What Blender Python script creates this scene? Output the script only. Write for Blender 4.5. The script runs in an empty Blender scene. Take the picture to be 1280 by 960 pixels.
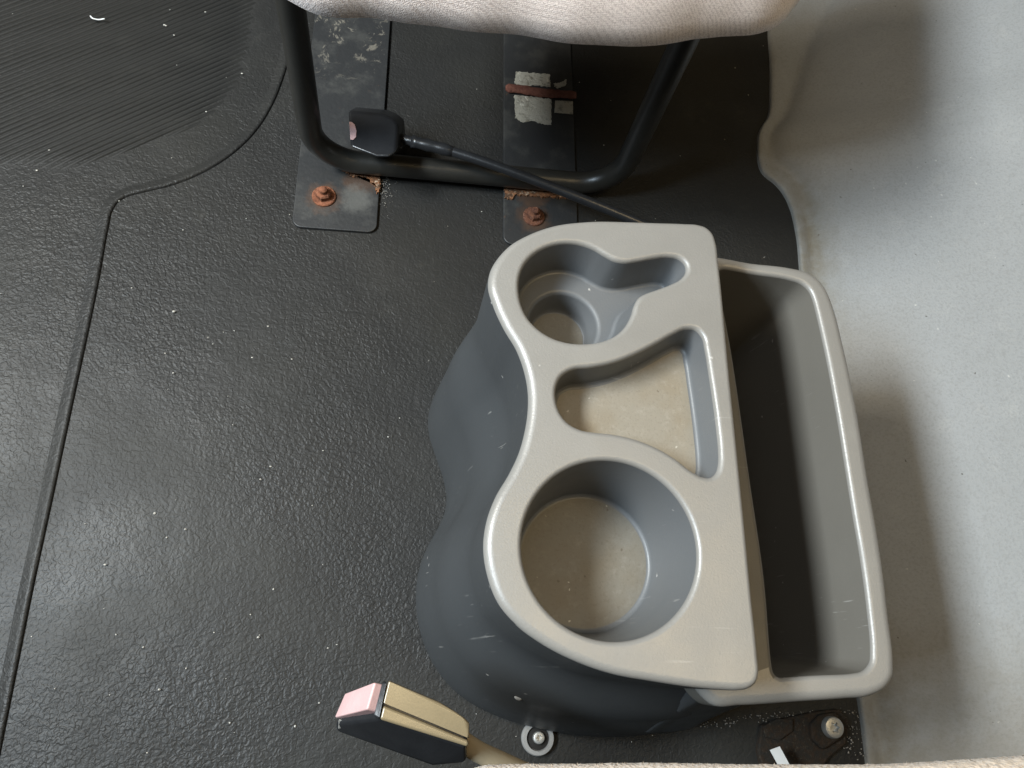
import bpy, bmesh, math, random
import numpy as np
from mathutils import Matrix, Vector

random.seed(7)
rng = np.random.default_rng(7)
S = bpy.context.scene
COL = S.collection

# ------------------------------------------------------------------ camera
F_PX, CAM_H = 961.0, 0.65
def unit(v):
    v = np.asarray(v, float)
    return v / np.linalg.norm(v)
UP = -unit([-150, 350, 961.0])                 # world up / forward / right seen by the camera
FW = np.array([-10, -2580, 961.0]); FW = unit(FW - UP * (FW @ UP))
RT = np.cross(FW, UP)
RW = np.array([RT, FW, UP])
cam_d = bpy.data.cameras.new('camera'); cam = bpy.data.objects.new('camera', cam_d); COL.objects.link(cam)
m3 = np.column_stack([RW @ [1, 0, 0], RW @ [0, -1, 0], RW @ [0, 0, -1]])
cam.matrix_world = Matrix.Translation((0, 0, CAM_H)) @ Matrix(m3.tolist()).to_4x4()
cam_d.sensor_width = 36.0; cam_d.lens = F_PX / 1280 * 36.0
cam_d.clip_start = 0.01; cam_d.clip_end = 50
S.camera = cam

# ------------------------------------------------------------------ light
W = bpy.data.worlds.new('World'); S.world = W; W.use_nodes = True
W.node_tree.nodes['Background'].inputs[0].default_value = (1.0, 0.84, 0.62, 1)
W.node_tree.nodes['Background'].inputs[1].default_value = 0.028
def area_light(name, loc, target, sx, sy, watts, col):
    d = bpy.data.lights.new(name, 'AREA'); d.shape = 'RECTANGLE'; d.size = sx; d.size_y = sy
    d.energy = watts; d.color = col
    o = bpy.data.objects.new(name, d); COL.objects.link(o); o.location = loc
    o.rotation_euler = (Vector(target) - Vector(loc)).to_track_quat('-Z', 'Y').to_euler()
    return o
area_light('side_window_light', (-1.08, 0.14, 1.42), (0.25, 0.12, 0.1), 0.75, 0.27, 48, (0.70, 0.86, 1.0))
area_light('windscreen_light', (-1.02, 0.40, 1.36), (0.15, 0.15, 0.0), 0.55, 0.27, 25, (1.0, 0.88, 0.70))
area_light('added_overhead_fill', (-0.32, 0.44, 1.60), (-0.05, 0.2, 0.0), 0.45, 0.80, 4.5, (0.92, 0.96, 1.0))  # unseen soft fill added overhead for the floor sheen, stands for headliner bounce
area_light('added_warm_overhead', (0.50, 0.04, 1.55), (0.15, 0.1, 0.2), 0.60, 0.65, 6.0, (1.0, 0.76, 0.42))  # unseen warm lamp added overhead for the sheen on the console top
S.view_settings.view_transform = 'Standard'; S.view_settings.look = 'None'
S.view_settings.exposure = 0.0; S.view_settings.gamma = 1.0; S.view_settings.use_curve_mapping = False

# ------------------------------------------------------------------ helpers
def at(px, py, z=0.0):
    """photo pixel + height above the floor -> point in the place"""
    d = RW @ np.array([(px - 640) / F_PX, (py - 480) / F_PX, 1.0])
    return d * ((z - CAM_H) / d[2]) + np.array([0, 0, CAM_H])
def ats(pts, z): return np.array([at(x, y, z) for x, y in pts])

def tag(o, label=None, cat=None, group=None, kind=None):
    for k, v in (('label', label), ('category', cat), ('group', group), ('kind', kind)):
        if v: o[k] = v
    return o
def empty(name, loc, label, cat, group=None):
    o = bpy.data.objects.new(name, None); COL.objects.link(o); o.location = loc
    o.empty_display_size = 0.02
    return tag(o, label, cat, group)
def origin(o):
    v = np.zeros(3)
    while o is not None:
        v += np.array(o.location); o = o.parent
    return v
def mesh(name, V, Fc, mat, parent=None, smooth=True, bevel=0, seg=2, subsurf=0, wn=False, sharp=None, up=False):
    V = np.asarray(V, float)
    if parent is not None: V = V - origin(parent)
    me = bpy.data.meshes.new(name); me.from_pydata(V.tolist(), [], [list(map(int, f)) for f in Fc])
    bm = bmesh.new(); bm.from_mesh(me); bmesh.ops.recalc_face_normals(bm, faces=bm.faces)
    if up and sum(f.normal.z for f in bm.faces) < 0: bmesh.ops.reverse_faces(bm, faces=bm.faces)
    bm.to_mesh(me); bm.free()
    me.polygons.foreach_set('use_smooth', [smooth] * len(me.polygons))
    if sharp and smooth: me.set_sharp_from_angle(angle=math.radians(sharp))
    for m in (mat if isinstance(mat, list) else [mat]): me.materials.append(m)
    o = bpy.data.objects.new(name, me); COL.objects.link(o)
    if parent is not None: o.parent = parent
    if bevel:
        b = o.modifiers.new('bevel', 'BEVEL'); b.width = bevel; b.segments = seg; b.limit_method = 'ANGLE'
        b.angle_limit = math.radians(25); b.harden_normals = True
    if subsurf:
        s = o.modifiers.new('sub', 'SUBSURF'); s.levels = subsurf; s.render_levels = subsurf
    if wn:
        w = o.modifiers.new('wn', 'WEIGHTED_NORMAL'); w.weight = 100
    return o

def spline(P, n, closed=True, param=None):
    """non-uniform Catmull-Rom through P (k x d), n samples; param: shared parameter"""
    P = np.asarray(P, float); k = len(P)
    if param is None:
        Q = np.vstack([P, P[:1]]) if closed else P
        param = np.concatenate([[0], np.cumsum(np.linalg.norm(np.diff(Q[:, :2], axis=0), axis=1) + 1e-9)])
    if closed:
        T = param[-1]
        t = np.concatenate([param[-3:-1] - T, param, param[1:3] + T])
        Q = np.vstack([P[-2:], P, P[:1], P[1:3]])
        u = np.linspace(0, T, n, endpoint=False)
    else:
        t = np.concatenate([[2 * param[0] - param[1]], param, [2 * param[-1] - param[-2]]])
        Q = np.vstack([2 * P[0] - P[1], P, 2 * P[-1] - P[-2]])
        u = np.linspace(param[0], param[-1], n)
    M = np.zeros_like(Q)
    for i in range(1, len(Q) - 1):
        h0, h1 = t[i] - t[i-1], t[i+1] - t[i]
        M[i] = ((Q[i] - Q[i-1]) / h0 * h1 + (Q[i+1] - Q[i]) / h1 * h0) / (h0 + h1)
    idx = np.clip(np.searchsorted(t, u, side='right') - 1, 1, len(t) - 3)
    h = (t[idx+1] - t[idx])[:, None]; s = ((u - t[idx])[:, None]) / h
    return ((2*s**3 - 3*s**2 + 1) * Q[idx] + (s**3 - 2*s**2 + s) * h * M[idx]
            + (-2*s**3 + 3*s**2) * Q[idx+1] + (s**3 - s**2) * h * M[idx+1])
def ccw(P):
    a = np.sum(P[:, 0] * np.roll(P[:, 1], -1) - np.roll(P[:, 0], -1) * P[:, 1])
    return P if a > 0 else P[::-1].copy()
def normals2(P):
    d = np.roll(P[:, :2], -1, 0) - np.roll(P[:, :2], 1, 0)
    nn = np.column_stack([d[:, 1], -d[:, 0]])
    return nn / (np.linalg.norm(nn, axis=1)[:, None] + 1e-12)
def ring(xy, z):
    z = np.full(len(xy), z) if np.isscalar(z) else z
    return np.column_stack([xy[:, 0], xy[:, 1], z])
class Geo:
    def __init__(s): s.V = []; s.F = []; s.MI = []
    def add(s, V, F):
        o = len(s.V); s.V += [tuple(v) for v in V]; s.F += [[i + o for i in f] for f in F]; return o
    def loft(s, rings, cap0=False, cap1=False, closed=True):
        n = len(rings[0]); o = len(s.V)
        for r in rings: s.V += [tuple(v) for v in r]
        for j in range(len(rings) - 1):
            for i in range(n if closed else n - 1):
                a, b = o + j*n + i, o + j*n + (i+1) % n
                s.F.append([a, b, b + n, a + n])
        if cap0: s.F.append([o + i for i in range(n)][::-1])
        if cap1: s.F.append([o + (len(rings)-1)*n + i for i in range(n)])
        return o
    def fill(s, loops):
        """flat face with holes between loops (each k x 3)"""
        bm = bmesh.new(); edges = []
        for L in loops:
            vs = [bm.verts.new(v) for v in L]
            edges += [bm.edges.new((vs[i], vs[(i+1) % len(vs)])) for i in range(len(vs))]
        bmesh.ops.triangle_fill(bm, use_beauty=True, edges=edges)
        bm.verts.index_update()
        s.add([tuple(v.co) for v in bm.verts], [[v.index for v in f.verts] for f in bm.faces]); bm.free()
    def weld(s, d=1e-6):
        key = {}; mp = []; V = []
        for v in s.V:
            k = tuple(int(round(c / d)) for c in v)
            if k not in key: key[k] = len(V); V.append(v)
            mp.append(key[k])
        s.V = V; F = []
        for f in s.F:
            g = [mp[i] for i in f]; g = [g[i] for i in range(len(g)) if g[i] != g[i-1]]
            if len(g) > 2: F.append(g)
        s.F = F; return s
    def build(s, name, mat, parent=None, **k): return mesh(name, s.V, s.F, mat, parent, **k)
def fillet_path(P, r, n=10):
    """polyline with rounded corners"""
    P = [np.asarray(p, float) for p in P]; out = [P[0]]
    for a, b, c in zip(P, P[1:], P[2:]):
        d0, d1 = unit(a - b), unit(c - b); ang = math.acos(np.clip(d0 @ d1, -1, 1)); t = r / math.tan(ang / 2)
        ce = b + unit(d0 + d1) * (r / math.sin(ang / 2)); s0, s1 = b + d0*t - ce, b + d1*t - ce
        tot = math.pi - ang
        for i in range(n + 1):
            w = i / n
            out.append(ce + (math.sin((1-w)*tot) * s0 + math.sin(w*tot) * s1) / math.sin(tot))
    out.append(P[-1]); return np.array(out)
def tube(P, r, n=16, flat=1.0):
    P = np.asarray(P, float); g = Geo(); rings = []
    r = np.full(len(P), r) if np.isscalar(r) else np.asarray(r)
    T = np.gradient(P, axis=0); T /= np.linalg.norm(T, axis=1)[:, None]
    ref = np.array([0, 0, 1.0]) if abs(T[0][2]) < .9 else np.array([0, 1.0, 0])
    a = unit(np.cross(T[0], ref))
    for i in range(len(P)):
        a = unit(a - T[i] * (a @ T[i])); b = np.cross(T[i], a)
        th = np.linspace(0, 2*math.pi, n, endpoint=False)
        rings.append(P[i] + r[i] * (np.outer(np.cos(th), a) + flat * np.outer(np.sin(th), b)))
    g.loft(rings, True, True); return g
def hull(pts):
    bm = bmesh.new()
    for p in pts: bm.verts.new(p)
    r = bmesh.ops.convex_hull(bm, input=bm.verts)
    bmesh.ops.delete(bm, geom=[v for v in bm.verts if not v.link_faces], context='VERTS')
    bmesh.ops.dissolve_limit(bm, angle_limit=math.radians(4), verts=bm.verts, edges=bm.edges)
    bm.verts.index_update()
    V = [tuple(v.co) for v in bm.verts]; Fc = [[v.index for v in f.verts] for f in bm.faces]; bm.free(); return V, Fc
def rounded_rect(x0, x1, y0, y1, r, n=6):
    out = []
    for cx, cy, a0 in ((x1-r, y1-r, 0), (x0+r, y1-r, 90), (x0+r, y0+r, 180), (x1-r, y0+r, 270)):
        for i in range(n + 1):
            a = math.radians(a0 + 90*i/n); out.append((cx + r*math.cos(a), cy + r*math.sin(a)))
    return np.array(out)
def slab(xy, z0, z1):
    g = Geo(); g.loft([ring(xy, z0), ring(xy, z1)], True, True); return g
def inside(poly, x, y):
    c = False; n = len(poly)
    for i in range(n):
        x0, y0 = poly[i][:2]; x1, y1 = poly[i-1][:2]
        if (y0 > y) != (y1 > y) and x < (x1 - x0) * (y - y0) / (y1 - y0) + x0: c = not c
    return c

# ------------------------------------------------------------------ materials
class Mat:
    def __init__(s, name, color, rough=0.5, spec=0.5, metal=0.0):
        s.m = bpy.data.materials.new(name); s.m.use_nodes = True; s.t = s.m.node_tree
        s.b = s.t.nodes['Principled BSDF']; s.pos = s.n('ShaderNodeNewGeometry').outputs['Position']
        s.b.inputs['Base Color'].default_value = (*color, 1); s.b.inputs['Roughness'].default_value = rough
        s.b.inputs['Specular IOR Level'].default_value = spec; s.b.inputs['Metallic'].default_value = metal
        s.color = None; s.base = color; s.h = None
    def n(s, t, **k):
        x = s.t.nodes.new(t)
        for a, v in k.items(): setattr(x, a, v)
        return x
    def link(s, a, b): s.t.links.new(a, b)
    def noise(s, scale, detail=2, rough=0.5, dist=0.0, vec=None):
        x = s.n('ShaderNodeTexNoise'); x.inputs['Scale'].default_value = scale; x.inputs['Detail'].default_value = detail
        x.inputs['Roughness'].default_value = rough; x.inputs['Distortion'].default_value = dist
        s.link(vec or s.pos, x.inputs['Vector']); return x.outputs['Fac']
    def voronoi(s, scale, feature='F1', vec=None):
        x = s.n('ShaderNodeTexVoronoi', feature=feature); x.inputs['Scale'].default_value = scale
        s.link(vec or s.pos, x.inputs['Vector']); return x.outputs['Distance']
    def ramp(s, fac, a, b, va=0.0, vb=1.0):
        x = s.n('ShaderNodeMapRange'); x.interpolation_type = 'SMOOTHSTEP'
        for i, v in ((1, a), (2, b), (3, va), (4, vb)): x.inputs[i].default_value = v
        s.link(fac, x.inputs[0]); return x.outputs[0]
    def math(s, op, a, b=0.0, c=None):
        x = s.n('ShaderNodeMath', operation=op)
        for i, v in enumerate((a, b) if c is None else (a, b, c)):
            if isinstance(v, (int, float)): x.inputs[i].default_value = v
            else: s.link(v, x.inputs[i])
        return x.outputs[0]
    def mix(s, fac, col):
        x = s.n('ShaderNodeMix', data_type='RGBA')
        if isinstance(fac, (int, float)): x.inputs[0].default_value = fac
        else: s.link(fac, x.inputs[0])
        if s.color is None: x.inputs[6].default_value = (*s.base, 1)
        else: s.link(s.color, x.inputs[6])
        x.inputs[7].default_value = (*col, 1); s.color = x.outputs[2]
        s.link(s.color, s.b.inputs['Base Color']); return s
    def rough(s, out): s.link(out, s.b.inputs['Roughness']); return s
    def bump(s, height, dist, strength=1.0):
        x = s.n('ShaderNodeBump'); x.inputs['Distance'].default_value = dist; x.inputs['Strength'].default_value = strength
        s.link(height, x.inputs['Height'])
        if s.h is not None: s.link(s.h, x.inputs['Normal'])
        s.h = x.outputs['Normal']; s.link(s.h, s.b.inputs['Normal']); return s
    def axis(s, i):
        x = s.n('ShaderNodeSeparateXYZ'); s.link(s.pos, x.inputs[0]); return x.outputs[i]
    def specks(s, scale, size, col, keep=0.5, amount=0.8, seed=0.0):
        """sparse little marks: cells of a Voronoi pattern kept by its random colour"""
        mp = s.n('ShaderNodeMapping'); mp.inputs['Location'].default_value = (seed, seed*.7, seed*.3); s.link(s.pos, mp.inputs[0])
        nz = s.n('ShaderNodeTexNoise'); nz.inputs['Scale'].default_value = scale*3; s.link(mp.outputs[0], nz.inputs['Vector'])
        ad = s.n('ShaderNodeVectorMath', operation='MULTIPLY_ADD'); s.link(nz.outputs['Color'], ad.inputs[0])
        ad.inputs[1].default_value = (.35/scale,)*3; s.link(mp.outputs[0], ad.inputs[2])
        v = s.n('ShaderNodeTexVoronoi'); v.inputs['Scale'].default_value = scale; s.link(ad.outputs[0], v.inputs['Vector'])
        m = s.ramp(v.outputs['Distance'], size, size*.55, 0, 1)
        sp = s.n('ShaderNodeSeparateXYZ'); s.link(v.outputs['Color'], sp.inputs[0])
        k = s.ramp(sp.outputs[0], keep, keep+.02, 0, amount)
        return s.mix(s.math('MULTIPLY', m, k), col)

def plastic(name, col, rough=0.42, grained=False, spec=.45):
    m = Mat(name, col, rough, spec)
    m.mix(m.ramp(m.noise(9, 4, .6), .35, .75, 0, .35), tuple(c*1.16 for c in col))
    m.specks(75, .09, (.55, .53, .5), .80, .55)
    m.rough(m.math('ADD', m.ramp(m.noise(30, 3), .3, .7, rough-.04, rough+.06), m.ramp(m.noise(7, 5, .7, 1.5), .4, .7, -.04, .05)))
    m.bump(m.noise(900, 2, .5, .6), .00012, .8)
    for ang, sd in ((.5, 0), (-.9, 4)):                         # fine scratches
        mp = m.n('ShaderNodeMapping'); mp.inputs['Rotation'].default_value = (0, 0, ang); mp.inputs['Scale'].default_value = (14, 420, 30); mp.inputs['Location'].default_value = (sd, sd, 0)
        m.link(m.pos, mp.inputs[0]); k = m.ramp(m.noise(1, 2, .5, .3, mp.outputs[0]), .70, .76)
        m.mix(m.math('MULTIPLY', k, m.ramp(m.noise(16, 3), .48, .6, 0, .4)), (.36, .35, .33))
    if grained:
        m.mix(m.ramp(m.noise(750, 3, .6), .5, .7, 0, .2), tuple(c*.82 for c in col)); m.mix(m.ramp(m.noise(24, 4, .65), .5, .75, 0, .25), tuple(c*1.25 for c in col))
        m.bump(m.noise(600, 2, .5, .8), .00012, .6)
    return m
M_PLASTIC = plastic('shaded_grey_plastic', (.047, .0505, .053), .46).m  # same moulding as the top, darkened: shade of the sides put into colour
M_BIN = plastic('dusty_bin_plastic', (.13, .122, .106), .5).m
M_WELL = plastic('cup_wall_plastic', (.115, .120, .124), .44).m  # same plastic again, in-between tone for the shade inside the wells
M_TOP = plastic('lit_grained_plastic', (.215, .207, .192), .42, True, .85).m  # lighter copy of the console plastic: light on the top put into colour
def stained(name, base, k):
    m = Mat(name, base, .5, .4)
    m.mix(m.ramp(m.noise(20, 3, .55), .4, .72, 0, .55), tuple(v*k for v in (.20, .155, .095)))
    m.mix(m.ramp(m.noise(140, 6, .75), .5, .72, 0, .4), tuple(v*k for v in (.34, .315, .27)))
    m.mix(m.ramp(m.noise(600, 3, .6), .52, .7, 0, .35), tuple(v*k for v in (.16, .135, .10)))
    m.specks(150, .13, (.55, .52, .45), .8, .6); m.specks(120, .12, (.07, .05, .03), .8, .6, 3.1)
    m.bump(m.noise(500, 3), .00015); return m.m
M_STAIN = stained('dusty_tray_plastic', (.235, .212, .172), .95); M_GRIME = stained('grimy_cup_plastic', (.155, .145, .122), .66)

def floor_mat():
    m = Mat('black_vinyl', (.0225, .0223, .0215), .45, .21)
    m.mix(m.ramp(m.noise(5, 3, .6), .4, .75, 0, .6), (.032, .031, .027))
    m.mix(m.ramp(m.noise(22, 6, .7), .58, .8, 0, .35), (.06, .058, .05))
    m.specks(42, .045, (.3, .28, .25), .92, .6)
    m.mix(m.ramp(m.noise(3.2, 6, .72, 1.0), .54, .74, 0, .5), (.05, .049, .046))
    wear = m.ramp(m.noise(4.2, 2, .5), .36, .62)
    g1 = m.noise(290, 1.0, .5, .8); g2 = m.noise(620, 1, .5, .5)
    h = m.math('ADD', m.ramp(g1, .22, .78), m.math('MULTIPLY', g2, .25))
    h = m.math('MULTIPLY', h, m.math('MULTIPLY_ADD', wear, -.5, 1.0))
    m.bump(m.noise(26, 2), .0022, .6)
    m.bump(h, .00042, 1.0)
    m.rough(m.ramp(m.noise(11, 3), .3, .7, .42, .54)); return m.m
M_FLOOR = floor_mat()
def rib_mat():
    m = Mat('black_rib_vinyl', (.016, .0158, .0145), .55, .26)
    m.mix(m.ramp(m.noise(30, 5, .7), .5, .75, 0, .4), (.032, .031, .027)); m.bump(m.noise(520, 2), .00018); return m.m
M_RIB = rib_mat()
def wall_mat():
    m = Mat('grey_vinyl', (.285, .295, .30), .6, .3)
    m.mix(m.ramp(m.noise(6, 5, .65), .4, .72, 0, .5), (.25, .26, .26))
    m.mix(m.ramp(m.noise(36, 5, .7), .52, .8, 0, .3), (.40, .40, .385))
    m.mix(m.ramp(m.noise(420, 2, .6), .45, .7, 0, .38), (.2, .205, .205)); m.mix(m.ramp(m.noise(110, 5, .75), .5, .7, 0, .28), (.22, .222, .218))
    m.specks(75, .075, (.05, .045, .04), .80, .8); m.specks(70, .08, (.5, .5, .48), .7, .6, 1.7); m.specks(160, .1, (.12, .12, .12), .75, .5, 5.3)
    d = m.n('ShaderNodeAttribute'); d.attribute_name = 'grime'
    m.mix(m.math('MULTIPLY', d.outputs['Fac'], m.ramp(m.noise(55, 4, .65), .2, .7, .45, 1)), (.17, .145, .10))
    m.bump(m.noise(420, 3, .65), .0005, .9); m.bump(m.noise(14, 3), .0016, .35); return m.m
M_WALL = wall_mat()
def simple(name, col, rough, spec=.5, metal=0., grain=500, depth=.0001, var=.25):
    m = Mat(name, col, rough, spec, metal)
    m.mix(m.ramp(m.noise(60, 4, .6), .35, .75, 0, var), tuple(min(1, c*1.6+.01) for c in col))
    m.bump(m.noise(grain, 2), depth); return m.m
M_TUBE = simple('black_painted_steel', (.022, .021, .018), .36, .55, 0, 300, .00008)
M_BLACK = simple('black_buckle_plastic', (.014, .015, .017), .32, .5)
M_CABLE = simple('black_cable_sheath', (.018, .019, .021), .30, .5)
M_PINK = simple('faded_pink_plastic', (.50, .33, .325), .45, .4)
M_WARM_REFL = simple('buckle_edge_reflection', (.22, .175, .105), .30, .9, 0, 700, .00006, .15)  # warm reflection on black plastic, painted as base colour
M_TANCORD = simple('beige_webbing_sleeve', (.42, .34, .22), .7, .3)
M_ZINC = simple('zinc_steel', (.50, .50, .48), .42, .5, .7, 400, .0001)
M_GREYTAB = simple('light_grey_plastic', (.24, .235, .225), .5, .4)
M_DARK = simple('dark_hole', (.012, .011, .01), .6, .3)
M_PAPER = simple('white_paper_tag', (.72, .73, .72), .7, .3, 0, 300, .0001, .1)
M_LINT = simple('pale_lint', (.55, .53, .48), .8, .2)
M_GRIT = simple('grey_grit', (.30, .28, .25), .8, .2)
def strap_mat():
    m = Mat('black_painted_strap', (.027, .028, .029), .42, .5)
    m.mix(m.ramp(m.noise(28, 5, .7), .46, .7, 0, .75), (.062, .062, .058))
    up = m.math('MULTIPLY', m.ramp(m.axis(1), .53, .62), m.ramp(m.axis(0), .0, -.02))
    fl = m.ramp(m.noise(58, 6, .72, 1.2), .56, .62)
    m.mix(m.math('MULTIPLY', m.math('MULTIPLY', fl, up), .6), (.26, .235, .19))
    m.mix(m.ramp(m.noise(120, 5, .7), .66, .74, 0, .5), (.16, .085, .045))
    for (px, py), r0 in (((405, 246), .021), ((667, 271), .02), ((452, 222), .022), ((665, 243), .02)):
        d = m.n('ShaderNodeVectorMath', operation='DISTANCE'); m.link(m.pos, d.inputs[0]); d.inputs[1].default_value = tuple(at(px, py, .004))
        k = m.ramp(m.math('ADD', d.outputs['Value'], m.math('MULTIPLY', m.math('SUBTRACT', m.noise(95, 4, .7), .5), .022)), r0, r0*.45, 0, .8)
        m.mix(k, (.075, .045, .03))
    d = m.n('ShaderNodeVectorMath', operation='DISTANCE'); m.link(m.pos, d.inputs[0]); d.inputs[1].default_value = tuple(at(445, 248, .004))
    m.mix(m.ramp(m.math('ADD', d.outputs['Value'], m.math('MULTIPLY', m.math('SUBTRACT', m.noise(80, 5, .7), .5), .03)), .022, .008, 0, .6), (.12, .12, .112))
    m.bump(m.noise(240, 3), .0003); return m.m
M_STRAP = strap_mat()
def rust(name, a, b, c):
    m = Mat(name, a, .85, .2)
    m.mix(m.ramp(m.noise(180, 5, .7), .4, .62), b); m.mix(m.ramp(m.noise(320, 4, .7), .56, .68, 0, .8), c)
    m.bump(m.noise(420, 4, .7), .0012); return m.m
M_RUST = rust('orange_rust', (.25, .10, .055), (.13, .052, .03), (.34, .185, .115))
M_RUSTD = rust('dull_rust', (.17, .075, .045), (.09, .04, .028), (.30, .17, .12))
M_RUSTP = rust('flaking_rust', (.30, .14, .07), (.09, .05, .03), (.55, .42, .30))
M_STRIP = rust('red_brown_strip', (.20, .085, .062), (.145, .06, .045), (.25, .12, .09))
M_DIRT = rust('dirty_bracket_steel', (.028, .025, .021), (.04, .027, .018), (.08, .07, .055))
def foil():
    m = Mat('worn_foil', (.58, .56, .48), .42, .5, .35)
    m.mix(m.ramp(m.noise(130, 5, .7), .5, .68, 0, .8), (.24, .22, .17)); m.bump(m.noise(160, 4, .7, 1), .0016); return m.m
M_FOIL = foil()
def fabric(name, a, b, cross):
    """woven cloth; cross = angle of the weave in the place"""
    m = Mat(name, a, .9, .1)
    mp = m.n('ShaderNodeMapping'); mp.inputs['Rotation'].default_value = (0, 0, cross); m.link(m.pos, mp.inputs[0])
    st = m.n('ShaderNodeMapping'); st.inputs['Scale'].default_value = (1, .7, .7); m.link(mp.outputs[0], st.inputs[0])
    v = m.n('ShaderNodeTexVoronoi'); v.inputs['Scale'].default_value = 1350; v.inputs['Randomness'].default_value = .45; m.link(st.outputs[0], v.inputs['Vector'])
    h = m.ramp(v.outputs['Distance'], .15, .75, 1, 0)
    m.mix(m.ramp(h, .1, .6, .8, 0), b)
    m.mix(m.ramp(m.noise(300, 3), .5, .7, 0, .3), tuple(min(.9, c*1.15) for c in a))
    m.b.inputs['Sheen Weight'].default_value = .3
    m.bump(h, .0002); return m.m
M_CLOTH = fabric('mauve_weave', (.80, .71, .665), (.50, .42, .39), .1)
def plush():
    m = Mat('beige_pile', (.66, .55, .44), .95, .1)
    m.mix(m.ramp(m.noise(420, 3, .6), .42, .68, 0, .7), (.32, .25, .18)); m.bump(m.noise(520, 3), .0015)
    m.b.inputs['Sheen Weight'].default_value = .3; return m.m
M_PLUSH = plush()

# ------------------------------------------------------------------ floor
HUMP = at(915, 300)
def floor_z(x, y):
    z = .0010*np.sin(9*x + 1.3) * np.cos(7*y + .4) + .0006*np.sin(23*x - 11*y)
    z = z + .013*np.exp(-(((x-HUMP[0])/.085)**2 + ((y-HUMP[1])/.05)**2))
    return z
NX, NY = 300, 260
gx, gy = np.meshgrid(np.linspace(-.75, .95, NX), np.linspace(-.45, 1.15, NY))
V = np.column_stack([gx.ravel(), gy.ravel(), floor_z(gx.ravel(), gy.ravel())])
ii = np.arange(NX*NY).reshape(NY, NX)
Fq = np.stack([ii[:-1, :-1], ii[:-1, 1:], ii[1:, 1:], ii[1:, :-1]], -1).reshape(-1, 4)
floor = tag(mesh('floor', V, Fq, M_FLOOR, up=True), kind='structure')

# raised edge line moulded into the mat
sp = [(372, -60), (366, 30), (361, 62), (352, 95), (338, 130), (318, 162), (290, 190), (255, 213), (215, 230), (180, 239), (158, 245),
      (146, 252), (138, 264), (133, 285), (122, 345), (104, 430), (84, 520), (60, 630), (36, 740), (16, 840), (2, 910), (-14, 990)]
c = spline(ats(sp, 0), 150, closed=False)
tg = np.gradient(c, axis=0); nn = np.column_stack([tg[:, 1], -tg[:, 0]]); nn /= np.linalg.norm(nn, axis=1)[:, None]
g = Geo(); rings = []
for off, hz in ((-.0100, -.0008), (-.0065, .0005), (-.0030, .0015), (-.0008, .0023), (.0010, .0023), (.0021, .0012), (.0027, -.001)):
    xy = c[:, :2] - nn * off
    rings.append(ring(xy, floor_z(xy[:, 0], xy[:, 1]) + hz))
g.loft(rings, closed=False)
g.build('seam_ridge', M_FLOOR, floor, up=True)

# field of fine ribs under the far seat's foot space
poly = ats([(-90, 222), (0, 207), (60, 213), (100, 212), (160, 190), (246, 160), (284, 128), (302, 96), (313, 50), (320, 10), (326, -70), (-110, -70)], 0)[:, :2]
d0 = unit((at(220, 100) - at(120, 143))[:2]); n0 = np.array([-d0[1], d0[0]])
g = Geo(); o0 = at(100, 100)[:2]
for k in range(-60, 75):
    base = o0 + n0 * k * .0052; run = []
    for s in np.arange(-.45, .45, .006):
        p = base + d0*s
        if inside(poly, p[0], p[1]): run.append(p)
    if len(run) < 3: continue
    run = np.array(run); L = np.linspace(0, 1, len(run)); fade = np.clip(np.minimum(L, 1-L)*len(run)/4, 0, 1)
    zz = floor_z(run[:, 0], run[:, 1]); hgt = .0014*fade*(1 + .12*np.sin(run[:, 0]*70 + k))
    g.loft([ring(run - n0*.0021, zz - .0004), ring(run - n0*.0010, zz + hgt), ring(run + n0*.0010, zz + hgt), ring(run + n0*.0021, zz - .0004)], closed=False)
tag(g.build('floor_ribs', M_RIB, floor, up=True), kind='stuff')

# ------------------------------------------------------------------ grey side lining on the right
edge = [(966, -70), (961, -10), (958.5, 42), (961, 80), (961, 115), (960, 140), (957, 151), (950, 160), (946, 170), (945, 186), (946, 206), (952, 221), (964, 229.5),
        (975, 242), (983, 260), (989, 292), (994, 331), (1003, 390), (1022, 520), (1046, 700), (1066, 840), (1076, 905), (1088, 1010)]
crease = [(1060, -70), (1042, -10), (1016, 42), (1001, 80), (990, 115), (982, 140), (976, 151), (968, 160), (962, 170), (961, 186), (966, 203), (980, 214), (992, 224),
          (1001, 240), (1005, 262), (1009, 292), (1014, 331), (1024, 390), (1043, 520), (1067, 700), (1087, 840), (1098, 905), (1112, 1010)]
NR = 120
E = spline(ats(edge, 0), NR, closed=False); C0 = spline(ats(crease, .004), NR, closed=False)
E[:, 2] = floor_z(E[:, 0], E[:, 1]); rows = []
fz = lambda P: floor_z(P[:, 0], P[:, 1])
for fr, dz in ((0, -.002), (.03, .0035), (.10, .0052), (.45, .0058), (.85, .0045)):
    P = E + (C0 - E)*fr; P[:, 2] = fz(P) + dz; rows.append(P)
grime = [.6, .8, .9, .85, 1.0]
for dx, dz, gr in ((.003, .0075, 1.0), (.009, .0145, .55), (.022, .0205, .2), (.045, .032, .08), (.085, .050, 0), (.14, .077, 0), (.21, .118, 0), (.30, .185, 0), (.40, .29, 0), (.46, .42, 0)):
    P = C0.copy(); P[:, 0] += dx; k = min(1, dx/.12)
    ysm = P[:, 0].mean() + (P[:, 0]-P[:, 0].mean())*(1-.55*k); P[:, 0] = ysm
    P[:, 2] = fz(C0)*(1-k) + dz + .006*np.sin(P[:, 1]*7 + dx*9)*k; rows.append(P); grime.append(gr)
g = Geo(); g.loft(rows, closed=False)
wall = tag(g.build('wall_right', M_WALL, None, subsurf=1, up=True), kind='structure')
ga = wall.data.attributes.new('grime', 'FLOAT', 'POINT')
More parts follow.
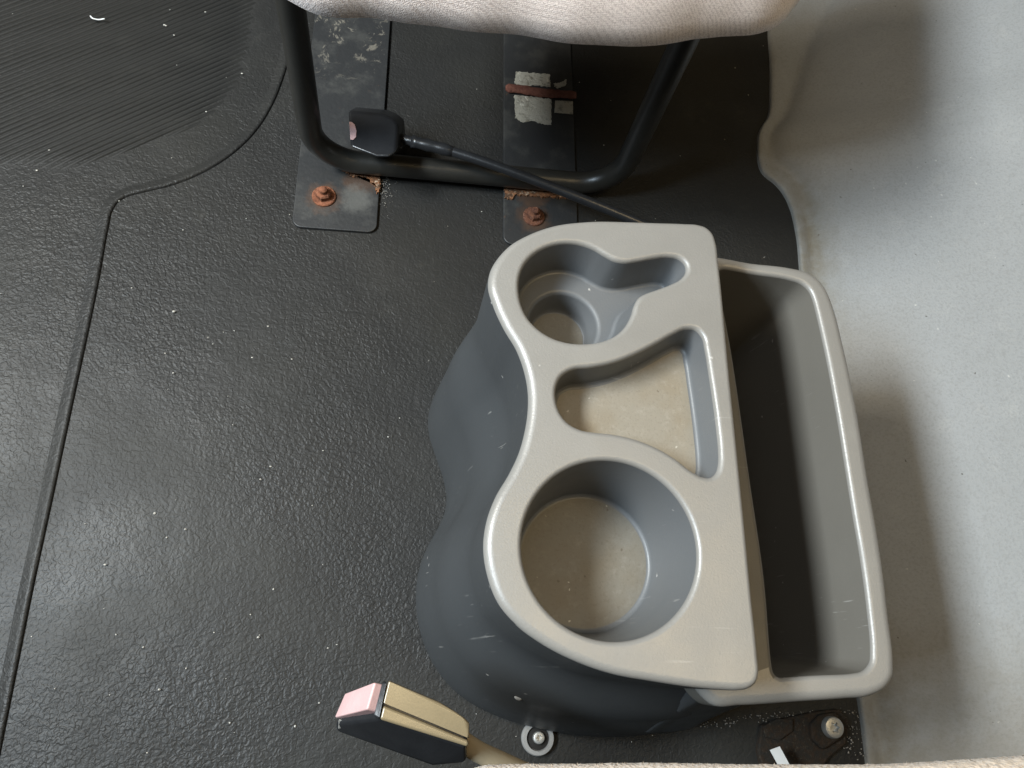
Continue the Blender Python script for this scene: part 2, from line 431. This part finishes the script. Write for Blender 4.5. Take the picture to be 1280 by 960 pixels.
yy = C0[:, 1]; prof = .75*np.exp(-((yy - .40)/.13)**2) + .12 + .6*np.clip((.06 - yy)/.06, 0, 1)
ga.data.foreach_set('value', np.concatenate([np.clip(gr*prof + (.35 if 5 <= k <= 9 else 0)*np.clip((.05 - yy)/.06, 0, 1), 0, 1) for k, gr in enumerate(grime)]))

# ------------------------------------------------------------------ far seat: cushion, tube frame, straps
seat = empty('passenger_seat', (0.05, .5, 0), 'seat with mauve woven cushion on black tube frame bolted to the floor, at the top', 'seat')
ce = [(285, -70), (318, -26), (352, -3), (377, 9), (402, 18), (427, 22), (465, 23.5), (515, 30), (577, 37), (621, 41.5), (668, 48), (740, 56), (800, 58), (830, 57), (846, 54), (867, 48),
      (891, 45.5), (942, 44.5), (961, 38), (980, 26), (989, 14), (999, 0), (1008, -30), (1012, -90), (1000, -260), (660, -300), (320, -260), (292, -130)]
P = ccw(spline(ats(ce, .27), 220)); N2 = normals2(P); g = Geo(); rings = []
for off, z in ((-.075, .238), (-.060, .239), (-.036, .246), (-.014, .256), (0, .270), (-.002, .284), (-.008, .302), (-.02, .318), (-.04, .328)):
    w = .0011*np.sin(np.arange(220)*.55)*np.sin(np.arange(220)*.13)
    rings.append(ring(P[:, :2] + N2*(off + w)[:, None] if False else P[:, :2] + N2*off + N2*w[:, None], z))
g.loft(rings, True, True); g.build('seat_cushion', M_CLOTH, seat, sharp=60)
tl, tr = at(393, 198, .0165), at(770, 233, .0165)
path = fillet_path([tl + [0, 0, .25], tl, tr, tr + [0, 0, .25]], .045, 14)
tube(path, .0106, 24).build('frame_tube', M_TUBE, seat, sharp=60)

def strap(px_l, px_r, py, ytop):
    x0, x1 = at(px_l, py)[0], at(px_r, py)[0]; y0 = at(px_l, py)[1]
    xy = rounded_rect(x0, x1, y0, ytop, .009)
    z0 = float(np.max(floor_z(xy[:, 0], xy[:, 1])))
    return slab(xy, -.001, z0 + .0018).build('mounting_strap', M_STRAP, seat, bevel=.0008), z0 + .0018, (x0, x1)
st1, z1, xr1 = strap(365, 471, 285, .86)
st2, z2, xr2 = strap(629, 722, 306, .86)
def hexbolt(px, py, z, rw, mat, parent, name='bolt'):
    c = at(px, py, z); g = Geo(); th = np.linspace(0, 2*math.pi, 28, endpoint=False)
    circ = lambda r: np.column_stack([c[0] + r*np.cos(th), c[1] + r*np.sin(th)])
    g.loft([ring(circ(rw), z - .001), ring(circ(rw), z + .0014), ring(circ(rw*.93), z + .0022), ring(circ(rw*.70), z + .0024)], False, True)
    t6 = np.linspace(0, 2*math.pi, 6, endpoint=False) + .3
    hx = lambda r: np.column_stack([c[0] + r*np.cos(t6), c[1] + r*np.sin(t6)])
    g.loft([ring(hx(rw*.68), z + .002), ring(hx(rw*.68), z + .0072), ring(hx(rw*.56), z + .0085)], False, True)
    g.loft([ring(circ(rw*.34), z + .008), ring(circ(rw*.33), z + .0125), ring(circ(rw*.2), z + .0138)], False, True)
    return g.build(name, mat, parent, sharp=35)
tag(hexbolt(405, 246, z1, .0112, M_RUST, st1), 'bright orange rusted bolt with washer')
tag(hexbolt(667, 271, z2, .0108, M_RUSTD, st2), 'dull rusted bolt')
def ragged(pts, z, th, amp, n=90):
    P = []; q = pts + pts[:1]
    for a, b in zip(q, q[1:]):
        k = max(2, int(n*math.dist(a, b)/sum(math.dist(u, v) for u, v in zip(q, q[1:]))))
        for i in range(k): P.append((a[0] + (b[0]-a[0])*i/k + random.gauss(0, amp), a[1] + (b[1]-a[1])*i/k + random.gauss(0, amp)))
    return slab(ccw(ats(P, z))[:, :2], z, z + th)
for pts, p in (([(424, 206), (440, 212), (456, 215), (474, 217), (475, 236), (471, 243), (468, 232), (456, 225), (440, 221), (428, 214)], st1),
               ([(631, 232), (660, 236), (690, 240), (716, 244), (716, 249), (700, 249), (680, 246), (660, 246), (646, 245), (636, 251), (631, 249)], st2)):
    ragged(pts, .0022, .0022, .9, 130).build('weld_bead', M_RUSTP, p, smooth=False)
for pts in ([(645, 90), (687, 93), (688, 109), (670, 107), (657, 108), (643, 105)],
            [(643, 119), (689, 124), (689, 156), (680, 156), (665, 151), (654, 154), (644, 147)],
            [(692, 105), (702, 103), (708, 99), (707, 107), (696, 111)],
            [(694, 126), (716, 127), (716, 143), (693, 141)]):
    ragged(pts, z2 + .0001, .0006, .45 if len(pts) != 4 else .12).build('foil_sticker', M_FOIL, st2, smooth=False)
P = ats([(632, 110), (650, 111.5), (676, 116), (700, 117.5), (720, 119)], z2 + .002)
tube(spline(P, 24, closed=False), np.concatenate([[.003], np.full(22, .0056), [.004]]) * (1 + .08*rng.standard_normal(24)), 12, .45).build('rusty_strip', M_STRIP, st2)

# ------------------------------------------------------------------ seat belt buckle lying on the tube frame
bk = empty('seatbelt_buckle', at(466, 168, 0), 'black seat belt buckle on a black cable stalk leaning on the seat frame tube', 'buckle')
tp = [(434, 138), (478, 142), (492, 148), (498, 157), (496, 190), (487, 197), (470, 197), (437, 184)]
V = [at(x, y, .058 + (x-434)*.00006) for x, y in tp] + [at(x + 8, y - 5, .040) for x, y in tp]
Vh, Fh = hull(V); mesh('housing', Vh, Fh, M_BLACK, bk, bevel=.0035, seg=3)
V = [at(x + 9, y - 1, .050) for x, y in ((470, 146), (492, 152), (495, 188), (470, 188))] + [at(x + 14, y - 5, .038) for x, y in ((470, 146), (492, 152), (495, 188), (470, 188))]
Vh, Fh = hull(V); mesh('rear_shell', Vh, Fh, M_BLACK, bk, bevel=.003, seg=2)
hm = [(432.5, 152), (436, 152.5), (440, 156), (442, 164), (441, 172), (437.5, 175), (434, 174.5)]
V = [at(x + 4, y, .0596) for x, y in hm] + [at(x + 4, y, .054) for x, y in hm]
Vh, Fh = hull(V); mesh('release_button', Vh, Fh, M_PINK, bk, bevel=.0006)
cp = spline(np.array([at(496, 172, .047), at(520, 178, .049), at(560, 188, .051), at(610, 204, .053), at(680, 230, .054), at(750, 258, .053), at(800, 279, .05), at(860, 305, .046)]), 60, closed=False)
tube(cp, .0046, 16).build('cable_stalk', M_CABLE, bk)
bp = cp[3:12]; rr = .0056 + .0004*np.cos(np.arange(9)*2.1); rr[-1] = .0048
tube(bp, rr, 16).build('cable_boot', M_CABLE, bk)

# ------------------------------------------------------------------ cup holder console
ZT, ZR = .24, .200
con = empty('cup_holder_console', (.1, .12, 0), 'grey moulded plastic console with two cup holders, a tray and an open side bin', 'console')
pair = [((795, 277), (640, 462)), ((735, 276.5), (612, 466)), ((692, 282), (585, 472)), ((661, 293), (563, 480)), ((640, 305), (548, 490)), ((627, 318), (541, 499)), ((616, 336), (536, 510)), ((613, 354), (534, 524)),
        ((620, 380), (534, 537)), ((633, 408), (538, 553)), ((649, 435), (544, 571)), ((659, 463), (551, 590)), ((663.5, 490), (557, 607)), ((663, 515), (559, 622)), ((659, 540), (558, 638)), ((652, 565), (553, 653)),
        ((640, 591), (543, 668)), ((622, 622), (529, 692)), ((612, 649), (522, 712)), ((607.5, 682), (519, 736)), ((612, 716), (519, 765)), ((627, 754), (526, 800)), ((650, 780), (540, 834)),
        ((680, 802), (566, 866)), ((725, 825), (612, 893)), ((762, 838), (665, 911)), ((819, 849), (745, 921)), ((875, 857), (815, 918)), ((905, 859.5), (848, 911)), ((923, 860), (862, 907)), ((935, 857.5), (870, 902)), ((942.5, 851), (874, 895)), ((945, 841), (875, 884)),
        ((943.5, 820), (866, 850)), ((935.5, 740), (840, 790)), ((926, 640), (815, 720)), ((908, 460), (785, 600)), ((895, 325), (760, 510)), ((892, 302), (754, 492)), ((888, 291), (748, 482)), ((881, 284), (740, 474)), ((871, 280.3), (728, 468)), ((855, 279), (710, 465)), ((825, 278), (672, 463))]
T3 = ats([p[0] for p in pair], ZT); B3 = ats([p[1] for p in pair], 0.0)
Q = np.vstack([T3, T3[:1]]); par = np.concatenate([[0], np.cumsum(np.linalg.norm(np.diff(Q[:, :2], axis=0), axis=1))])
NO = 760
To, Bo = spline(T3, NO, param=par), spline(B3, NO, param=par)
if ccw(To) is not To: To, Bo = To[::-1].copy(), Bo[::-1].copy()
ker = np.hanning(61); ker /= ker.sum()
Bo = np.column_stack([np.convolve(np.concatenate([Bo[-30:, j], Bo[:, j], Bo[:30, j]]), ker, 'valid') for j in range(3)])
nT = normals2(To); R1 = .0075
Rv = (.0042 - .0012*nT[:, :1])                                  # the edge is rolled wider on the side away from the bin
To[:, :2] += nT*(.0012 + .0010*np.clip(nT[:, :1], 0, 1))
g = Geo(); rings = []
for a in np.linspace(0, 90, 8):
    a = math.radians(a); rings.append(ring(To[:, :2] - nT*Rv*(1-math.sin(a)), ZT - Rv[:, 0]*(1-math.cos(a))))
top_ring = rings[0]
def flare(t):
    sm = lambda a, b: (lambda u: u*u*(3-2*u))(np.clip((t-a)/(b-a), 0, 1))
    return .10*t + .52*sm(.28, .62) + .38*sm(.55, 1.0)
for t in np.linspace(0.03, 1, 34):
    rings.append(ring(To[:, :2] + (Bo[:, :2]-To[:, :2])*flare(t), (ZT-Rv[:, 0])*(1-t) + .002*t))
g.loft(rings)

def z4(pts): return [(520 + x/2.909, 260 + y/2.909) for x, y in pts]
key = z4([(378, 250), (395, 205), (430, 165), (480, 137), (540, 124), (600, 129), (650, 147), (690, 171), (725, 189), (760, 195), (810, 189), (870, 178), (920, 173), (960, 181), (983, 204), (984, 230), (965, 254), (930, 273), (880, 292),
          (840, 306), (812, 322), (797, 348), (785, 387), (763, 427), (728, 460), (680, 481), (620, 490), (560, 487), (500, 470), (450, 440), (411, 400), (386, 350), (376, 300)])
tray = [(695.5, 497), (696, 483), (702, 470), (716, 461), (740, 458), (767.5, 452.5), (795, 442), (822.5, 428), (843, 416.5), (858.6, 410), (870.6, 411), (879, 420), (882.7, 435), (887.8, 466), (893, 500), (897.5, 535), (900, 562), (899.8, 580),
        (897, 590), (890, 596), (880, 595.5), (866, 588.5), (845, 572.5), (819, 557.5), (792.5, 547.5), (765, 541.5), (745, 539.5), (726, 536), (709, 526), (699, 511)]
cc = at(764, 684, ZT); th = np.linspace(0, 2*math.pi, 120, endpoint=False)
rx, ry = .0492, .0487
big = np.column_stack([cc[0] + rx*np.cos(th), cc[1] + ry*np.sin(th), np.full(120, ZT)])
RF = .0030
def hole(P):
    n2 = normals2(P); rr = []
    for a in np.linspace(0, 90, 7):
        a = math.radians(a); rr.append(ring(P[:, :2] + n2*RF*(1-math.sin(a)), ZT - RF*(1-math.cos(a))))
    g.loft(rr); return rr[0], P[:, :2], n2
K = ccw(spline(ats(key, ZT), 200)); TR = ccw(spline(ats(tray, ZT), 200)); BG = ccw(big)
hK, hT, hB = hole(K), hole(TR), hole(BG)
g.fill([top_ring, hK[0], hT[0], hB[0]])
def lighten_top(o, zmin):  # upper faces take the lighter copy, brightness painted by height
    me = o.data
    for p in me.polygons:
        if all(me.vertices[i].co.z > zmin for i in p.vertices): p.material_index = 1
lighten_top(g.weld().build('console_body', [M_PLASTIC, M_TOP], con, wn=True), ZT - .0050)
def well(name, P, n2, depth, draft, rf, mat, floor_mat=None, cap=True):
    """wall from under the rim down to a floor with a rounded foot; returns the last ring"""
    g = Geo(); rr = []
    for t in np.linspace(0, 1, 10): rr.append(ring(P - n2*draft*t, ZT - RF - (depth - RF - rf)*t))
    for a in np.linspace(15, 90, 6):
        a = math.radians(a); rr.append(ring(P - n2*(draft + rf*(1-math.cos(a))), ZT - depth + rf*(1-math.sin(a))))
    g.loft(rr); last = rr[-1]
    return g, last
def part_with_floor(name, g, last, fm):
    nf = len(g.F); g.F.append([len(g.V) - len(last) + i for i in range(len(last))])
    o = g.build(name, [M_WELL, fm], con, wn=True); o.data.polygons[nf].material_index = 1; return o
g1, l1 = well('large_cup_well', hB[1], hB[2], .064, .0062, .003, M_PLASTIC); part_with_floor('cup_well', g1, l1, M_GRIME)
g2, l2 = well('tray', hT[1], hT[2], .025, .0022, .003, M_PLASTIC); part_with_floor('tray_well', g2, l2, M_STAIN)
# small cup: keyhole wall, ledge, deeper round cup
DL = .033; g3, l3 = well('small', hK[1], hK[2], DL, .0026, .0025, M_PLASTIC)
ci = at(704, 406, ZT-DL); cf = at(696, 422, ZT-.053); ri, rfl = .0222, .0190
circ = lambda c, r, z: np.column_stack([c[0] + r*np.cos(th), c[1] + r*np.sin(th), np.full(120, z)])
rr = []
for a in np.linspace(0, 90, 6):
    a = math.radians(a); rr.append(circ(ci, ri + .003*(1-math.sin(a)), ZT-DL-.003*(1-math.cos(a))))
for t in np.linspace(.1, 1, 6): rr.append(circ(ci + (cf-ci)*t, ri + (rfl+.001-ri)*t, ZT-DL-.003-(.0155)*t))
rr.append(circ(cf, rfl, ZT-.0535)); rr.append(circ(cf, rfl-.001, ZT-.054))
g3.fill([l3, rr[0]]); g3.loft(rr); part_with_floor('cup_well', g3, rr[-1], M_GRIME)

# open bin on the side
bp = [((885, 318), (903, 335)), ((942, 326), (942, 341)), ((991, 332), (988, 348)), ((1011, 337), (1003, 353)), ((1027, 348), (1013, 362)), ((1037, 362), (1018, 373)), ((1044, 379), (1022, 388)), ((1057, 428), (1034, 441)), ((1073, 503), (1047, 510)),
      ((1091, 612), (1063, 608)), ((1098, 650), (1069, 645)), ((1107, 707), (1078.5, 700)), ((1115, 773), (1087, 765)), ((1121, 827), (1091, 813)), ((1120, 847), (1090, 828)), ((1112, 860), (1083, 837.5)), ((1093, 870), (1068, 842)), ((1060, 873.5), (1030, 844)),
      ((993, 878), (988, 846)), ((930, 882), (974, 846)), ((895, 882), (968.5, 840)), ((872, 860), (966, 828)), ((868, 760), (958, 735)), ((856, 600), (939, 600)), ((848, 450), (917, 448)), ((848, 345), (901, 355)), ((858, 322), (900, 340))]
O3, I3 = ats([p[0] for p in bp], ZR), ats([p[1] for p in bp], ZR)
Q = np.vstack([O3, O3[:1]]); par = np.concatenate([[0], np.cumsum(np.linalg.norm(np.diff(Q[:, :2], axis=0), axis=1))])
Ob, Ib = spline(O3, 240, param=par), spline(I3, 240, param=par)
if ccw(Ob) is not Ob: Ob, Ib = Ob[::-1].copy(), Ib[::-1].copy()
nO, nI = normals2(Ob), normals2(Ib); g = Geo(); rr = []
cen = Ob[:, :2].mean(0)
front = np.clip(-nO[:, 1]*1.6 - .5, 0, 1) * np.clip((.345 - Ob[:, 0])/.12, 0, 1)
for z, k, fl in ((.003, .86, 1.0), (.04, .87, .90), (.10, .90, .55), (.170, .935, .12)):
    q = cen + (Ob[:, :2]-cen)*k; q[:, 1] += front*fl*(Ob[:, 1] - q[:, 1] - .030); rr.append(ring(q, z))
rr.append(ring(Ob[:, :2] - nO*.004, .1705)); rr.append(ring(Ob[:, :2] - nO*.001, .172)); rr.append(ring(Ob[:, :2], .176))
for a in np.linspace(90, 0, 7):
    a = math.radians(a); rr.append(ring(Ob[:, :2] - nO*.006*(1-math.sin(a)), ZR - .006*(1-math.cos(a))))
for a in np.linspace(0, 90, 7):
    a = math.radians(a); rr.append(ring(Ib[:, :2] + nI*.0030*(1-math.sin(a)), ZR - .0030*(1-math.cos(a))))
ic = Ib[:, :2].mean(0)
for t in np.linspace(.1, 1, 10): rr.append(ring(Ib[:, :2] - nI*.014*t, ZR - .003 - .135*t))
rr.append(ring(Ib[:, :2] - nI*.017, .058)); rr.append(ring(Ib[:, :2] - nI*.022, .056))
g.loft(rr, False, True); bn = g.build('storage_bin', [M_BIN, M_TOP, M_PLASTIC], con, wn=True); lighten_top(bn, ZR - .0075)
for p in bn.data.polygons:                                     # inner lip beside the cup holders gets darker plastic, its shade put into colour
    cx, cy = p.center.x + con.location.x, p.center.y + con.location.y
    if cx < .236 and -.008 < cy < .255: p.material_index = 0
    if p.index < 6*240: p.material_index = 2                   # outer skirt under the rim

# screw tab of the console on the floor
def star_screw(px, py, z, r, h, mat, parent, name='screw'):
    c = at(px, py, z); n = 48; t = np.linspace(0, 2*math.pi, n, endpoint=False); g = Geo()
    cr = lambda q: np.column_stack([c[0] + q*np.cos(t), c[1] + q*np.sin(t)])
    stq = r*.42*(1 + .22*np.cos(6*t))
    st = np.column_stack([c[0] + stq*np.cos(t), c[1] + stq*np.sin(t)])
    g.loft([ring(cr(r), z), ring(cr(r), z + h*.6), ring(cr(r*.9), z + h*.92), ring(cr(r*.72), z + h), ring(st, z + h), ring(c[:2] + (st - c[:2])*.97, z + h*.3)], False, True)
    return g.build(name, mat, parent, sharp=30)
tc = at(673, 923, .006); tt = np.linspace(0, 2*math.pi, 40, endpoint=False); g = Geo()
cr = lambda r: np.column_stack([tc[0] + r*np.cos(tt), tc[1] + r*np.sin(tt)])
g.loft([ring(cr(.0128), 0), ring(cr(.0128), .005), ring(cr(.012), .0062), ring(cr(.0092), .0062), ring(cr(.0086), .003)], False, True)
tab = g.build('mounting_tab', M_GREYTAB, con, sharp=40)
g = Geo(); g.loft([ring(cr(.0084), .0032), ring(cr(.0084), .0042), ring(cr(.005), .0044)], False, True); g.build('washer', M_DARK, tab, sharp=40)
star_screw(673, 922, .0044, .0046, .0035, M_ZINC, tab)
# little moulded pip on the rounded front of the body
i = int(np.argmin(np.hypot(To[:, 0]-at(725, 825, ZT)[0], To[:, 1]-at(725, 825, ZT)[1]))); t = .60
pc = np.array([*(To[i, :2] + (Bo[i, :2]-To[i, :2])*flare(t)), (ZT-R1)*(1-t)]); on = unit([nT[i, 0], nT[i, 1], .6])
tube(np.array([pc - on*.002, pc + on*.0006, pc + on*.0011]), [.0030, .0028, .0018], 16).build('moulding_pip', M_GREYTAB, con)

# ------------------------------------------------------------------ near seat belt buckle standing on its stalk
b2 = empty('seatbelt_buckle', at(510, 905, 0), 'black seat belt buckle with warm reflection painted on its edge and pink release button, at the bottom edge', 'buckle')
A, B, Cc, D = (486, 851), (587, 904), (585.5, 934), (474.5, 899.5)
m1, m2 = (479.0, 880.0), (586.5, 924.5)
zt = .205
def shell(a, b, c, d, zl, extra=()):
    top = [at(*a, zt), at(*b, zt - .006), at(*c, zt - .006), at(*d, zt)] + [at(*q, zt - .004) for q in extra]
    low = [p + np.array([0, 0, -zl]) for p in top]
    return hull(top + low)
Vh, Fh = shell(A, B, (m2[0], m2[1]-1.2), (m1[0], m1[1]-1.2), .020, ((548, 877), (570, 890), (581, 898))); mesh('rear_side_shell', Vh, Fh, M_WARM_REFL, b2, bevel=.0024, seg=4)
Vh, Fh = shell((m1[0], m1[1]+1.6), (m2[0], m2[1]+1.6), Cc, D, .014); mesh('front_side_shell', Vh, Fh, M_WARM_REFL, b2, bevel=.0024, seg=4)
V = [at(481, 855, zt-.003), at(584, 907, zt-.009), at(583, 934, zt-.009), at(473, 899, zt-.003),
     at(436, 868, zt-.034), at(419, 905, zt-.030), at(420, 914, zt-.036), at(540, 957, zt-.030), at(583, 953, zt-.028), at(584, 915, zt-.034), at(488, 862, zt-.050), at(430, 890, zt-.052), at(560, 945, zt-.05)]
Vh, Fh = hull(V); mesh('housing', Vh, Fh, M_BLACK, b2, bevel=.0022, seg=3)
pf = [at(473, 853.5, zt-.001), at(435, 868, zt-.0315), at(422, 898, zt-.0285), at(463, 888, zt-.001)]
nf = unit(np.cross(pf[1]-pf[0], pf[3]-pf[0])); nf = nf if nf[0] < 0 else -nf
V = [p + nf*.0022 for p in pf] + [p - nf*.006 for p in pf]
Vh, Fh = hull(V); mesh('release_button', Vh, Fh, M_PINK, b2, bevel=.0012, seg=3)
V = [at(423, 899, zt-.026), at(436, 901, zt-.026), at(436, 909, zt-.030), at(422.5, 911, zt-.031)]
V = V + [p - np.array([0, .001, .004]) for p in V]
Vh, Fh = hull(V); mesh('latch_tongue', Vh, Fh, M_ZINC, b2, bevel=.0006, seg=2)
V = [at(483.5, 852, zt+.0006), at(478, 852, zt-.001), at(467, 896, zt-.001), at(474, 899.5, zt+.0006)]
V = V + [p - np.array([0, 0, .012]) for p in V]
Vh, Fh = hull(V); mesh('end_frame', Vh, Fh, M_BLACK, b2, bevel=.0012, seg=2)
pp = spline(np.array([at(575, 925, zt-.03), at(595, 938, zt-.036), at(625, 952, zt-.045), at(660, 968, zt-.06), at(690, 985, zt-.08)]), 24, closed=False)
tube(pp, .0058, 14, .8).build('stalk_sleeve', M_TANCORD, b2)

# ------------------------------------------------------------------ floor bracket, bolt and tag below the bin
br = empty('floor_bracket', at(1015, 920, 0), 'dirty dark steel bracket with a zinc bolt on the floor below the bin', 'bracket')
P = ccw(ats([(952, 906), (985, 897), (1022, 889), (1050, 886), (1062, 902), (1058, 930), (1036, 948), (1020, 975), (960, 985), (948, 940)], .006))
slab(P[:, :2], -.001, .006).build('base_plate', M_DIRT, br, bevel=.0015)
P = ccw(ats([(1014, 905), (1026, 893), (1046, 890), (1058, 905), (1050, 926), (1030, 938), (1016, 925)], .011))
slab(P[:, :2], .005, .0105).build('raised_lug', M_DIRT, br, bevel=.002)
P = ccw(ats([(954, 908), (972, 898), (992, 899), (992, 914), (975, 926), (957, 922)], .009))
slab(P[:, :2], .005, .0088).build('rusty_flake', M_DIRT, br, bevel=.001)
star_screw(1039, 909, .0105, .0085, .006, M_ZINC, br, 'bolt')
tg_ = at(975, 945, .05)
V = [at(962.5, 937.5, .026), at(974.7, 933, .028), at(992, 965, .034), at(979, 968, .032)]
tag_o = mesh('paper_tag', V + [v - np.array([0, 0, .0008]) for v in V], [[0, 1, 2, 3], [7, 6, 5, 4], [0, 4, 5, 1], [1, 5, 6, 2], [2, 6, 7, 3], [3, 7, 4, 0]], M_PAPER, None, smooth=False)
tag(tag_o, 'narrow white paper tag poking up beside the zinc bolt', 'tag')

# ------------------------------------------------------------------ near seat edge along the bottom
ns = empty('driver_seat', (.3, -.25, 0), 'beige plush seat cushion edge along the bottom of the picture', 'seat')
ne = [(566, 972), (585, 962), (604, 957), (631, 955.3), (720, 954.5), (800, 953.5), (927, 955), (1010, 955.5), (1093, 955), (1143, 953), (1193, 950), (1280, 944), (1400, 932), (1560, 930), (1600, 1050), (1560, 1250), (1000, 1300), (640, 1250), (560, 1080)]
P = ccw(spline(ats(ne, .30), 400)); N2 = normals2(P); g = Geo(); rings = []
for off, z in ((-.075, .262), (-.055, .263), (-.032, .270), (-.012, .282), (0, .300), (-.0015, .306), (-.007, .315), (-.018, .324), (-.035, .328)):
    rings.append(ring(P[:, :2] + N2*(off + .00008*rng.standard_normal(400))[:, None], z))
g.loft(rings, True, True); cush = g.build('seat_cushion', M_PLUSH, ns)
g = Geo()
for k in range(9000):
    i = random.randrange(400); z = random.uniform(.290, .318)
    off = np.interp(z, [.282, .300, .306, .315, .324], [-.012, 0, -.0015, -.007, -.018])
    w = random.random(); p = (P[i]*(1-w) + P[(i+1) % 400]*w); n2 = N2[i]
    if p[1] < -.16: continue
    b0 = np.array([p[0] + n2[0]*(off-.0005), p[1] + n2[1]*(off-.0005), z])
    dv = unit([n2[0] + random.gauss(0, .7), n2[1] + random.gauss(0, .7), random.gauss(.5, .6)]) * random.uniform(.0006, .0015)
    sd = unit(np.cross(dv, [.3, .2, 1]))*.00022
    g.add([b0 - sd, b0 + sd, b0 + dv], [[0, 1, 2]])
tag(g.build('pile', M_PLUSH, cush, smooth=False), kind='stuff')

# ------------------------------------------------------------------ lint and dirt
th_ = spline(np.array([at(113, 20, .004), at(116, 23, .005), at(122, 24.5, .004), at(131, 23.5, .005)]), 14, closed=False)
tag(tube(th_, .0007, 6).build('thread', M_PAPER), 'short curled white thread lying on the ribbed floor', 'thread')
def chip(c, r):
    k = random.randint(4, 6); a0 = random.random()*6
    pts = [c + np.array([math.cos(a0 + 6.28*i/k)*r*random.uniform(.5, 1.2), math.sin(a0 + 6.28*i/k)*r*random.uniform(.4, .9), 0]) for i in range(k)]
    return pts + [c + np.array([0, 0, r*random.uniform(.5, .9)])], [[i, (i+1) % k, k] for i in range(k)]
g = Geo()
for k in range(120):
    x, y = random.uniform(-10, 1000), random.uniform(-10, 960)
    c = at(x, y); c[2] = floor_z(c[0], c[1]) + .0008
    g.add(*chip(c, random.choice([.0005, .0006, .0008, .0011])))
for x, y, r in ((206, 33, .0026), (208, 34, .002), (218, 46, .0018), (213, 14, .0015), (257, 17, .0018), (222, 84, .0012), (303, 94, .0018), (63, 190, .0016), (218, 390, .003), (217, 467, .0016), (292, 532, .0014), (404, 564, .0012), (326, 600, .0018), (132, 706, .002), (323, 797, .0022), (325, 794, .0018), (200, 862, .002)):
    c = at(x, y); c[2] = floor_z(c[0], c[1]) + .002; g.add(*chip(c, r*.6))
for k in range(70):
    x, y = random.uniform(.225, .285), random.uniform(.01, .24); g.add(*chip(np.array([x, y, .0568]), random.choice([.0005, .0007, .001])))
tag(g.build('lint', M_LINT, None, smooth=False), 'pale specks of lint scattered over the black floor and in the bin', 'lint', kind='stuff')
g = Geo(); pg = [(868, 905), (905, 897), (955, 891), (1050, 884), (1080, 890), (1085, 950), (1060, 950), (1045, 930), (960, 902), (880, 912)]
for k in range(900):
    x, y = random.uniform(865, 1090), random.uniform(882, 955)
    if not inside(pg, x, y): continue
    c = at(x, y); c[2] = .0015 + random.random()*.002; g.add(*chip(c, random.choice([.0004, .0006, .0009])))
for k in range(350):
    w = random.random(); a = np.interp(w, [0, .5, 1], [425, 475, 478]); c = at(a + random.gauss(0, 7), 224 + random.gauss(0, 12) + w*14)
    c[2] = floor_z(c[0], c[1]) + .001; g.add(*chip(c, random.choice([.0004, .0006])))
tag(g.build('grit', M_GRIT, None, smooth=False), 'grey grit and rust crumbs around the bracket and strap', 'grit', kind='stuff')
